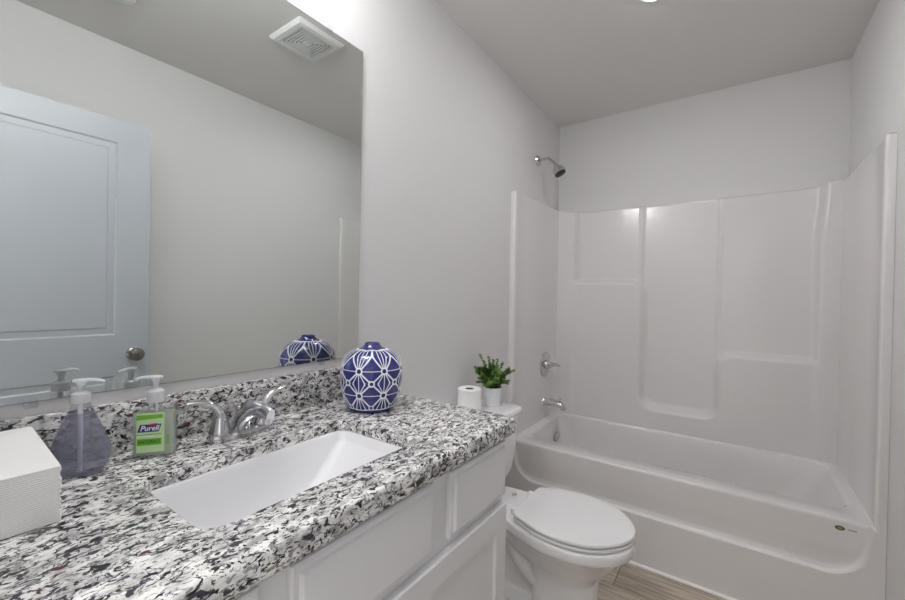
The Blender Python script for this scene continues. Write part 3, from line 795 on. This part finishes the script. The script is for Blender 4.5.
# sprigs: (horizontal reach along image-right axis, towards viewer, height)
img = Vector((.82, .57, 0)); dep = Vector((.57, -.82, 0))
sprigs = [(-.062, .0, .168), (-.045, .02, .140), (-.022, .01, .158), (.000, .02, .145), (.022, .0, .150), (.045, .01, .128), (.100, .01, .095), (.072, .02, .105), (-.085, .0, .105)]
for k in range(84):
    a = rnd.uniform(0, 2*PI); rr_ = rnd.uniform(.005, .072)
    sprigs.append((rr_*math.cos(a)*1.2-.006, rr_*math.sin(a), rnd.uniform(.05, .128)-rr_*.40))
for sx_, sy_, h_ in sprigs:
    base = img*sx_*.28+dep*sy_*.28+Vector((0, 0, .079)); tip = img*sx_+dep*sy_+Vector((0, 0, .082+h_*.92))
    mid = base.lerp(tip, .5)+Vector((0, 0, .014))-img*sx_*.08
    path = catmull([base, mid, tip], 8)
    tube(bmS, path, [.0016, .0012, .0007], n=5)
    n_ = len(path)
    for i in range(3, n_):
        p = path[i]; d = (path[i]-path[i-1]).normalized()
        a0 = i*1.57+rnd.uniform(-.4, .4)
        for q_ in (0, PI):
            sd_ = Vector((math.cos(a0+q_), math.sin(a0+q_), 0)); sd_ = (sd_-d*sd_.dot(d)).normalized()
            leaf(bmL, p, sd_*.85+d*.55, d, rnd.uniform(.012, .018)*(1.0 if i < n_-2 else .75), rnd.uniform(.009, .013))
    leaf(bmL, path[-1], (path[-1]-path[-2]), Vector((.3, .2, .5)), .010, .006)
obj('stems', bmS, M['stem'], t); obj('foliage', bmL, M['leaf'], t, smooth=80)

# ------------------------------------------------------------------ soap bottle
def pump(t, z, s, dirx, m, noz=.038, pr=(.015, .0135), h=1.0):
    """collar, neck, head and nozzle of a pump dispenser starting at height z"""
    bm = B(); lathe(bm, [(pr[0]*s, z), (pr[0]*s, z+.004), (pr[0]*.97*s, z+.017*s*h), (pr[1]*.86*s, z+.0185*s*h), (pr[1]*.55*s, z+.021*s*h)], 28, 'z'); c_ = obj('pump_collar', bm, m, t)
    bm = B(); lathe(bm, [(.0056*s, z+.019*s*h), (.0050*s, z+.034*s*h)], 16, 'z'); obj('pump_stem', bm, m, t)
    bm = B(); zt_ = z+.031*s*h
    lathe(bm, [(.0062*s, zt_), (.0072*s, zt_+.004), (.0100*s, zt_+.0075*s), (.0108*s, zt_+.010*s), (.0065*s, zt_+.0125*s), (.001, zt_+.013*s)], 20, 'z')
    hd_ = obj('pump_head', bm, m, t)
    bm = B(); tube(bm, catmull([(-dirx*.011, 0, zt_+.0092*s), (0, 0, zt_+.0098*s), (dirx*noz*.5, 0, zt_+.0098*s), (dirx*noz*.85, 0, zt_+.0075*s), (dirx*noz, 0, zt_+.0045*s)], 5), [.006*s, .0062*s, .0050*s, .0038*s, .0030*s], n=12, flat=[.003*s, .0036*s, .0030*s, .0026*s, .0022*s]); obj('pump_nozzle', bm, m, hd_)

ZB = ZC+.0006
def oval_loft(bm, secs, n=40, e=2.6, cap0=True, cap1=True):
    rs = []
    for z, a, b_, ox in secs:
        ring_ = []
        for i in range(n):
            q_ = 2*PI*i/n; c_, s_ = math.cos(q_), math.sin(q_)
            ring_.append(Vector((ox+a*math.copysign(abs(c_)**(2/e), c_), b_*math.copysign(abs(s_)**(2/e), s_), z)))
        rs.append(ring_)
    rings(bm, rs, cap0=cap0, cap1=cap1)
t = empty('soap_dispenser', 'clear bottle of lavender hand soap with a white pump beside the napkins', 'soap dispenser', (.0785, .2085, ZB), math.radians(62))
body = [(.0, .028, .018, 0), (.002, .034, .022, 0), (.012, .0415, .025, 0), (.028, .0455, .027, .001), (.045, .0445, .027, .001), (.068, .0375, .025, 0), (.092, .0290, .022, 0), (.110, .0220, .018, 0), (.121, .0165, .0150, 0), (.127, .0138, .0135, 0), (.136, .0134, .0132, 0)]
bm = B(); oval_loft(bm, body, e=2.2); obj('bottle', bm, M['bottle'], t, smooth=60)
bm = B(); oval_loft(bm, [(z+.0015, a-.0022, b_-.0022, o_) for z, a, b_, o_ in body[:8]]+[(.113, .018, .0145, 0)], e=2.2); obj('liquid_soap', bm, M['soap'], t, smooth=60)
bm = B(); tube(bm, [(0, -.002, .006), (0, -.002, .13)], .0042, n=12); obj('dip_tube', bm, M['tube'], t)
pump(t, .133, 1.0, 1, M['pump'], .034, (.0150, .0142))

# ------------------------------------------------------------------ hand sanitizer
t = empty('hand_sanitizer', 'clear pump bottle of green hand sanitizer with a blue logo label', 'hand sanitizer', (.0800, .3253, ZB), math.radians(54))
def rb(i, z, r_=.009, w_=.0375, d_=.0175): return rrect(-w_+i, w_-i, -d_+i, d_-i, r_, z, 6)
bm = B(); rings(bm, [rb(.004, 0), rb(.001, .001), rb(0, .004), rb(0, .094), rb(.0012, .100), rb(.006, .1045, .008), rrect(-.020, .020, -.0125, .0125, .009, .1075, 6), rrect(-.0125, .0125, -.012, .012, .0115, .110, 6), rrect(-.0122, .0122, -.012, .012, .0115, .118, 6)], cap0=True, cap1=True)
obj('bottle', bm, M['bottle'], t, smooth=50)
bm = B(); rings(bm, [rb(.006, .003, .007), rb(.0028, .006, .007), rb(.0028, .088, .007), rb(.003, .090, .007)], cap0=True, cap1=True); obj('gel', bm, M['gel'], t, smooth=50)
bm = B(); tube(bm, [(0, .004, .010), (0, .004, .11)], .0028, n=10); obj('dip_tube', bm, M['tube'], t)
pump(t, .111, 1.04, -1, M['pump'], .037, (.0152, .0144), 1.28)
yf = -.0175-.0004
bm = B(); rings(bm, [[Vector((x_, y_, z_)) for x_, z_ in ((-.0265, .012), (.0215, .012), (.0215, .092), (-.0265, .092))] for y_ in (yf+.0002, yf-.0002)], cap0=True, cap1=True)
lab = obj('label', bm, M['lab_lt'], t, smooth=0); lab['label'] = 'pale green front label with a blue logo'
def flat(name, pts, m, lift):
    bm = B(); rings(bm, [[Vector((x_, y_, z_)) for x_, z_ in pts] for y_ in (yf-.0001, yf-.0003-lift)], cap0=True, cap1=True); return obj(name, bm, m, lab, smooth=0)
flat('label_band', [(-.0265, .078), (.019, .081), (.019, .089), (-.0265, .088)], M['lab_gr'], .0001)
flat('logo_panel', [(-.0255, .0535), (.0115, .0535), (.0165, .0690), (-.0205, .0690)], M['lab_bl'], .0001)
flat('logo_swoosh', [(-.006, .0662), (.0065, .0668), (.0105, .0705), (-.002, .0703)], M['lab_rd'], .0002)
flat('label_line', [(-.0255, .0475), (.0165, .0480), (.0165, .0490), (-.0255, .0485)], M['lab_dk'], .0001)
flat('label_line', [(-.0255, .0445), (.0050, .0448), (.0050, .0455), (-.0255, .0452)], M['lab_wh'], .0001)
flat('green_panel', [(-.0255, .0265), (.0165, .0265), (.0165, .0400), (-.0255, .0400)], M['lab_gr2'], .0001)
flat('bar_mark', [(.0265, .026), (.0295, .026), (.0295, .046), (.0265, .046)], M['lab_gr2'], .0001)
def tm(x_, z_): return Matrix.Translation((x_, yf-.0006, z_)) @ Matrix.Rotation(PI/2, 4, 'X')
text_mesh('logo_lettering', 'Purell', .0150, M['lab_wh'], lab, tm(-.0045, .0608), shear=.25, offset=.0002, sx=.92)
text_mesh('label_lettering', 'NATURALS', .0092, M['lab_dk'], lab, tm(-.0045, .0332), sx=.82, offset=.0001)

# ------------------------------------------------------------------ napkin stack
t = empty('napkin_stack', 'stack of folded white paper napkins at the left end of the countertop', 'napkins', (.155, .090, ZB))
bm = B(); rnd = random.Random(5)
nl = 26; hgt = .0815; rs = []
for k in range(nl):
    zz_ = hgt*k/nl
    jx, jy = rnd.uniform(-.0006, .0006), rnd.uniform(-.0012, .0012)
    for f_, off in ((0.0, .0014), (.35, 0), (.75, 0), (1.0, .0014)):
        z_ = zz_+hgt/nl*f_
        R_ = rrect(-.105+jx*.4, .103+jx*.4-off*.22, -.062+jy, .0605+jy-off, .004, z_, 4)
        for p in R_:
            u_ = (.103-p.x)/.208; p.z = p.z*(1+.20*u_) + .0
        rs.append(R_)
top = rs[-1]
for i_ in (.012, .035, .055):
    R_ = rrect(-.105+i_, .103-i_, -.062+i_, .0605-i_, .004, hgt, 4)
    for p in R_:
        u_ = (.103-p.x)/.208; p.z = p.z*(1+.20*u_)+.0035*math.sin(i_/.055*PI/2)
    rs.append(R_)
rings(bm, rs, cap0=True, cap1=True)
obj('napkins', bm, M['paper'], t, smooth=25)
